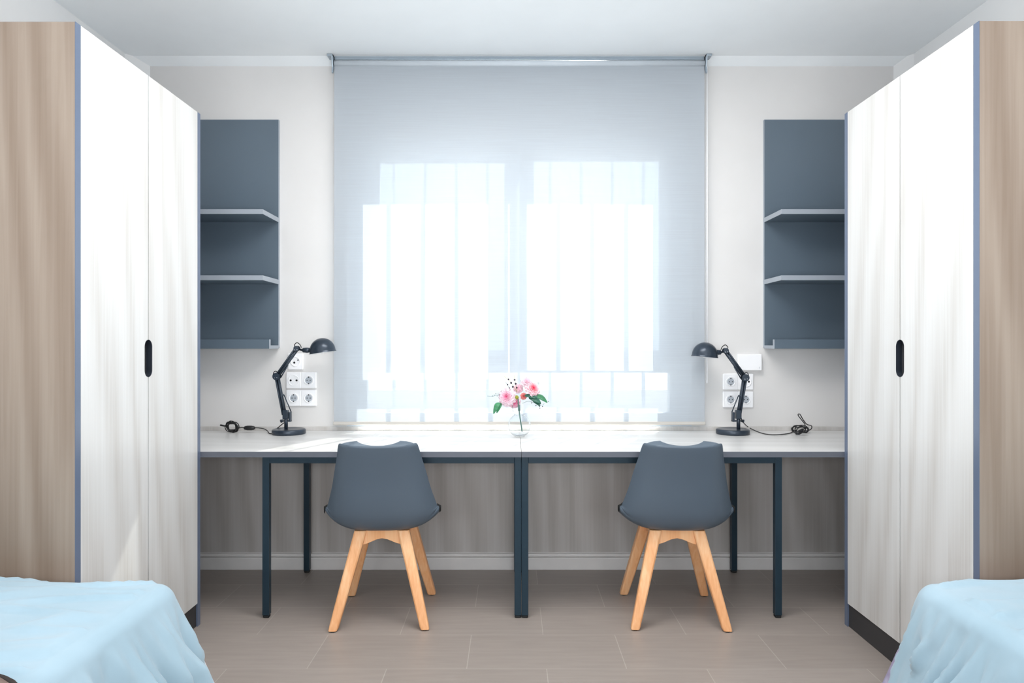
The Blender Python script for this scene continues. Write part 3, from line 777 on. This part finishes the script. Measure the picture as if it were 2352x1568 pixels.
# ------------------------------------------------------------------ vase and bouquet
YV = 3.45
vp = at(1193, 0, YV)
vz = thing('glass_vase', 'round clear glass bowl vase holding the pink flowers', 'vase', (vp.x, YV, .75))
R = .0585; prof = [(0, .0005), (.026, .0005), (.028, .002)]
for k in range(3, 27):
    a = math.pi * k / 30; prof.append((R * math.sin(a), .0575 - R * math.cos(a)))
prof += [(.026, .110), (.0275, .1145)]
inner = [(max(0, r - .0025), z + (.006 if z < .01 else 0)) for r, z in prof][::-1]
lathe('bowl', prof + inner, M['vase_glass'], vz, 48)
lathe('bowl_base', [(0, .007), (.024, .007), (.030, .010), (.024, .013), (0, .0135)], M['vase_glass'], vz, 32)

bq = thing('flower_bouquet', 'artificial bouquet of pink and white flowers with green leaves and dark berries', 'flowers', (vp.x, YV, .75))
V = lambda px, py, dy=0: at(px, py, YV) + Vector((-vp.x, dy - YV, -.75))
tube('stem', catmull([V(1199, 991), V(1198, 982), V(1195, 963), V(1193, 948), V(1191, 930), V(1190, 915)], 5), .0032, M['stem'], bq, 8)
tube('stem_wrap', [V(1192.5, 943), V(1192, 930)], .006, M['stem'], bq, 10)
def flower(px, py, dy, R, layers, mat, face, name='flower', seed=1, closed=.35):
    r_ = random.Random(seed); c = V(px, py, dy)
    bm = bmesh.new(); q = Vector((0, 0, 1)).rotation_difference(Vector(face).normalized())
    for L_ in range(layers):
        f = L_ / max(1, layers - 1); n = 4 + L_ * 2; rad = R * (.30 + .70 * f); open_ = (closed + f * (1.12 - closed))
        for k in range(n):
            a = 2 * math.pi * (k + .5 * (L_ % 2)) / n + r_.uniform(-.15, .15); wd = rad * (1.0 - .25 * f) * r_.uniform(.85, 1.1)
            NU, NV = 6, 7; Gd = []
            for j in range(NV + 1):
                v = j / NV; row = []
                th = open_ * (math.pi / 2) * (v ** .8)
                rr_ = rad * (math.sin(th) * .95 + .06) * (0.35 + .65 * v) ; zz = rad * (1 - math.cos(th)) * -.15 + rad * v * math.cos(open_ * math.pi / 2.1) * .9
                for i in range(NU + 1):
                    u = -1 + 2 * i / NU
                    ww = wd * .62 * math.sin(math.pi * min(1, .12 + v * .80)) ** .6 * u
                    rip = .11 * rad * math.sin(u * 6 + k) * v
                    ca, sa = math.cos(a), math.sin(a)
                    radial = rr_ - abs(u) ** 2 * rad * .14 * v
                    p_ = Vector((radial * ca - ww * sa, radial * sa + ww * ca, zz + abs(u) ** 2 * rad * .16 + rip))
                    row.append(bm.verts.new(q @ p_))
                Gd.append(row)
            for j in range(NV):
                for i in range(NU): bm.faces.new((Gd[j][i], Gd[j][i + 1], Gd[j + 1][i + 1], Gd[j + 1][i]))
    o = link_mesh(name, bm, mat, bq, smooth=True, loc=c)
    sd = o.modifiers.new('solid', 'SOLIDIFY'); sd.thickness = .0008
    return o
flower(1164, 911, -.005, .050, 6, M['petal_pink'], (-.35, -1, .25), seed=2).__setitem__('label', 'pale pink peony')
flower(1181, 924, .012, .036, 4, M['petal_pink'], (.1, -1, -.2), seed=5, closed=.6)['label'] = 'small pale pink bloom'
flower(1224, 892, .0, .044, 5, M['petal_red'], (.55, -.9, .75), seed=3, closed=.4)['label'] = 'deep pink flower'
flower(1210, 877, .015, .034, 4, M['petal_white'], (.1, -.8, .7), seed=9)['label'] = 'white flower'
flower(1190, 892, .03, .028, 4, M['petal_white'], (-.1, -.9, .5), seed=12)['label'] = 'white flower'
flower(1203, 910, .002, .019, 3, M['petal_coral'], (.2, -1, .0), seed=10)['label'] = 'coral flower'
bm = bmesh.new(); mtx = Matrix.Rotation(math.radians(-60), 4, 'X')
add_lathe(bm, [(0, -.011), (.007, -.009), (.010, 0), (.007, .008), (0, .011)], 14, V(1187, 911, -.03), mtx)
link_mesh('seed_pod', bm, M['olive'], bq, smooth=True)
def leaf(p0, p1, wd, mat, droop=.006, seed=0, name='leaf'):
    a, b = Vector(p0), Vector(p1); d = b - a; sd_ = d.cross(Vector((0, -1, .25))).normalized(); up = sd_.cross(d).normalized(); bm = bmesh.new(); G = []
    for j in range(11):
        v = j / 10; c = a.lerp(b, v) + Vector((0, 0, droop * math.sin(math.pi * v))); wv = wd * math.sin(math.pi * min(1, v * .92 + .06)) ** .8 + .0006
        G.append([bm.verts.new(c + sd_ * (wv * u) + up * (abs(u) * wv * .35 + .001 * math.sin(j * 1.3 + seed))) for u in (-1, -.5, 0, .5, 1)])
    for x, y in zip(G, G[1:]):
        for i in range(4): bm.faces.new((x[i], x[i + 1], y[i + 1], y[i]))
    o = link_mesh(name, bm, mat, bq, smooth=True); s_ = o.modifiers.new('solid', 'SOLIDIFY'); s_.thickness = .0008
leaf(V(1148, 925), V(1134, 949, -.02), .012, M['leafgreen'], .012, 1)
leaf(V(1152, 926), V(1141, 948, -.01), .009, M['leafgreen'], .006, 2)
leaf(V(1205, 908, -.01), V(1232, 914, -.02), .010, M['leafdark'], .006, 3)
leaf(V(1215, 912, -.01), V(1242, 926, -.025), .015, M['leafdark'], .008, 4)
leaf(V(1228, 909, .0), V(1257, 924, -.01), .012, M['leafgreen'], .010, 5)
leaf(V(1222, 916, .0), V(1240, 931, -.03), .010, M['leafdark'], .004, 6)
def sprig(pts, berries, rb, mat_s, mat_b, seed):
    bm = bmesh.new(); add_tube(bm, catmull(pts, 5), .0009, 5); o = link_mesh('sprig', bm, mat_s, bq, smooth=True)
    for p_, r_ in berries:
        bm = bmesh.new(); bmesh.ops.create_icosphere(bm, subdivisions=2, radius=r_ * rb, matrix=Matrix.Translation(p_))
        link_mesh('berry', bm, mat_b, o, smooth=True)
sprig([V(1187, 900), V(1181, 889), V(1170, 874), V(1158, 864)], [(V(1168, 871), 1), (V(1174, 879), 1.2), (V(1178, 888), 1.2)], .0045, M['olive'], M['berry'], 1)
sprig([V(1187, 900), V(1185, 885), V(1182, 872), V(1182, 860)], [(V(1182, 872), 1.1), (V(1184.5, 881), 1.2), (V(1187, 890), 1.1)], .0045, M['olive'], M['berry'], 2)
sprig([V(1178, 900, .01), V(1171, 892), V(1166, 884), V(1161, 877)], [(V(1166, 883), .9), (V(1170, 890), .7)], .0042, M['stem'], M['berry'], 3)
sprig([V(1150, 905), V(1142, 907), V(1130, 910), V(1119, 909)], [(V(1131, 909), .8), (V(1135, 907), .8), (V(1139, 904), .9), (V(1142, 909), .7), (V(1144, 903), .7)], .0026, M['stem'], M['leafdark'], 4)
sprig([V(1200, 926), V(1215, 921), V(1235, 928), V(1246, 930), V(1250, 926)], [(V(1221, 925), 1), (V(1231, 931), .9), (V(1239, 933), 1), (V(1240, 937), .9), (V(1246, 933), 1), (V(1259, 922), .8)], .0030, M['stem'], M['berry'], 5)
tube('sprig', catmull([V(1173, 920), V(1176, 930), V(1179, 945)], 4), .0008, M['stem'], bq, 5)

# ------------------------------------------------------------------ beds with blankets
def drape(name, s, xe, y0, y1, zt, xin, drop, flare, fold, mat, seed, inset=0.0, rc=.06, tilt=0.0, NY=240, ysh=0.0):
    """bed cover: s=+1 the free side looks towards +X. Top at zt, free edge at xe."""
    bm = bmesh.new(); G = []
    r = .055; NA, NT, ND = 10, 60, 46
    ys = [y0 + (y1 - y0) * (i / NY) for i in range(NY + 1)] + [y1 + .001 + .004 * k for k in range(1, 4)]
    endrows = 12
    def section(y, zoff, pull, hmax):
        row = []
        W_ = abs(xe - xin)
        for i in range(NT):
            f = i / NT; x = xin + (xe - s * r - xin) * f - s * pull * f
            z = zt + zoff + tilt * (1 - f)
            nz = noise.noise(Vector((x * 3.0, y * 7.0 + seed, 1.0))) * .008 + noise.noise(Vector((x * 9.0, y * 16.0, seed))) * .003
            rid = 1 - abs(noise.noise(Vector((x * 2.1 + y * .8, y * 9.5 - x * 1.2, seed + 5)))) * 2
            nz += max(0, rid - .6) * .034
            row.append(Vector((x, y, z + nz)))
        for i in range(NA + 1):
            a = math.pi / 2 * .80 * i / NA
            row.append(Vector((xe - s * r - s * pull + s * r * math.sin(a), y, zt + zoff - r + r * math.cos(a))))
        base = row[-1].copy()
        for i in range(1, ND + 1):
            h = i / ND; d_ = h * hmax
            yy = y + h * .10 * (y1 - y) * 0 - h * .06 * math.sin(y * 3 + seed)
            n1 = noise.noise(Vector((yy * 11, h * .7, seed))); n2 = noise.noise(Vector((yy * 27 + h * 1.5, h * 1.1, seed + 3)))
            rg = 1 - abs(noise.noise(Vector((yy * 19 - h * 1.2, h * .6, seed + 9)))) * 2.2
            fo = (n1 * 1.3 + n2 * .8 + .7 * rg - .3) * fold * min(1, h * 2.2)
            fo = max(fo + .014 * min(1, h * 2.2), -.004)
            out = flare * h + fo
            zz = base.z - d_
            row.append(Vector((base.x + s * (out - inset), y + fo * .4 + ysh * h, zz)))
        return row
    for y in ys[:NY + 1]:
        e = max(0, y - (y1 - rc)); k = rc - math.sqrt(max(0, rc * rc - e * e)); zoff = -k * .65
        e2 = max(0, y - (y1 - .09)); pull = (.09 - math.sqrt(max(0, .0081 - e2 * e2))) * .55
        G.append(section(y, zoff, pull, drop))
    last = G[-1]
    for k in range(1, endrows + 1):               # far end hangs down
        h = k / endrows
        row = []
        for i, p in enumerate(last):
            z = p.z - h * (p.z - max(.06, zt - drop)) if i < NT + NA else p.z - h * (p.z - max(.06, zt - drop)) * 1.0
            row.append(Vector((p.x - s * .0 * h, p.y + .012 * min(1, h * 3), z)))
        G.append(row)
    VV = [[bm.verts.new(p) for p in row] for row in G]
    for a, b in zip(VV, VV[1:]):
        for i in range(len(a) - 1):
            if (a[i].co - b[i].co).length > 1e-7: bm.faces.new((a[i], a[i + 1], b[i + 1], b[i]))
    o = link_mesh(name, bm, mat, None, smooth=True)
    sd = o.modifiers.new('solid', 'SOLIDIFY'); sd.thickness = .004; sd.offset = -1
    return o
def bed(s, xe, xw, label, lab_b, lab_q, qmat, seed, qy=2.042, qf=.108):
    """s=+1: free side towards +X; the other long side runs along the wall"""
    x0, x1 = sorted((xw, xe - s * .055)); cx = (x0 + x1) / 2
    t = thing('bed', label, 'bed', (cx, 1.05, 0), 0, 'single beds in the foreground')
    w = (x1 - x0) / 2
    box('mattress', (-w, -1.0, .26), (w, .93, .465), M['mattress'], t, .04)
    box('bed_frame', (-w + .01, -1.0, .16), (w - .01, .93, .258), M['bedframe'], t, .01)
    for a in (-1, 1):
        for yy in (-.9, .85): box('leg', (a * (w - .06) - .02, yy - .02, 0), (a * (w - .06) + .02, yy + .02, .16), M['bedframe'], t, .003)
    q = drape('quilt', s, xe - s * (.016 if s > 0 else .038), .10, qy, .490, xw, .36, qf, .006, qmat, seed + 20, rc=.05, NY=120, ysh=.068)
    tag(q, lab_q, 'quilt', 'quilts on the beds')
    b = drape('blanket', s, xe, .12, 2.025, .522, xw, .40, .105, .050, M['blanket'], seed, rc=.06, tilt=.014)
    tag(b, lab_b, 'blanket', 'pale blue blankets on the beds')
bed(1, -.968, -2.02, 'single bed in the left foreground in front of the wardrobe', 'pale blue blanket draped over the left bed', 'white patterned quilt showing under the blanket of the left bed', M['quilt_white'], 3)
bed(-1, 1.168, 2.10, 'single bed in the right foreground in front of the wardrobe', 'pale blue blanket draped over the right bed', 'lilac quilted cover showing under the blanket of the right bed', M['quilt_lilac'], 8, 2.052, .108)

# cushion with dark piping in the lower left corner
cu = thing('cushion', 'taupe cushion with dark piping at the lower left corner of the left blanket', 'cushion', (-1.165, 1.165, .540), math.radians(-14))
bm = bmesh.new(); bmesh.ops.create_uvsphere(bm, u_segments=36, v_segments=18, radius=1)
def sq(v, a, b, c):
    n = 3.2; k = (abs(v.x) ** n + abs(v.y) ** n) ** (1 / n) if (v.x or v.y) else 1; l = math.hypot(v.x, v.y); f = l / k if k else 1
    return Vector((v.x * f * a, v.y * f * b, v.z * c))
for v in bm.verts: v.co = sq(v.co, .26, .20, .028) + Vector((0, 0, .03))
link_mesh('cushion_cover', bm, M['pillow'], cu, smooth=True)
pts = [sq(Vector((math.cos(a), math.sin(a), 0)), .262, .202, 1) + Vector((0, 0, .03)) for a in (2 * math.pi * k / 60 for k in range(61))]
tube('piping', pts, .006, M['piping'], cu, 8)
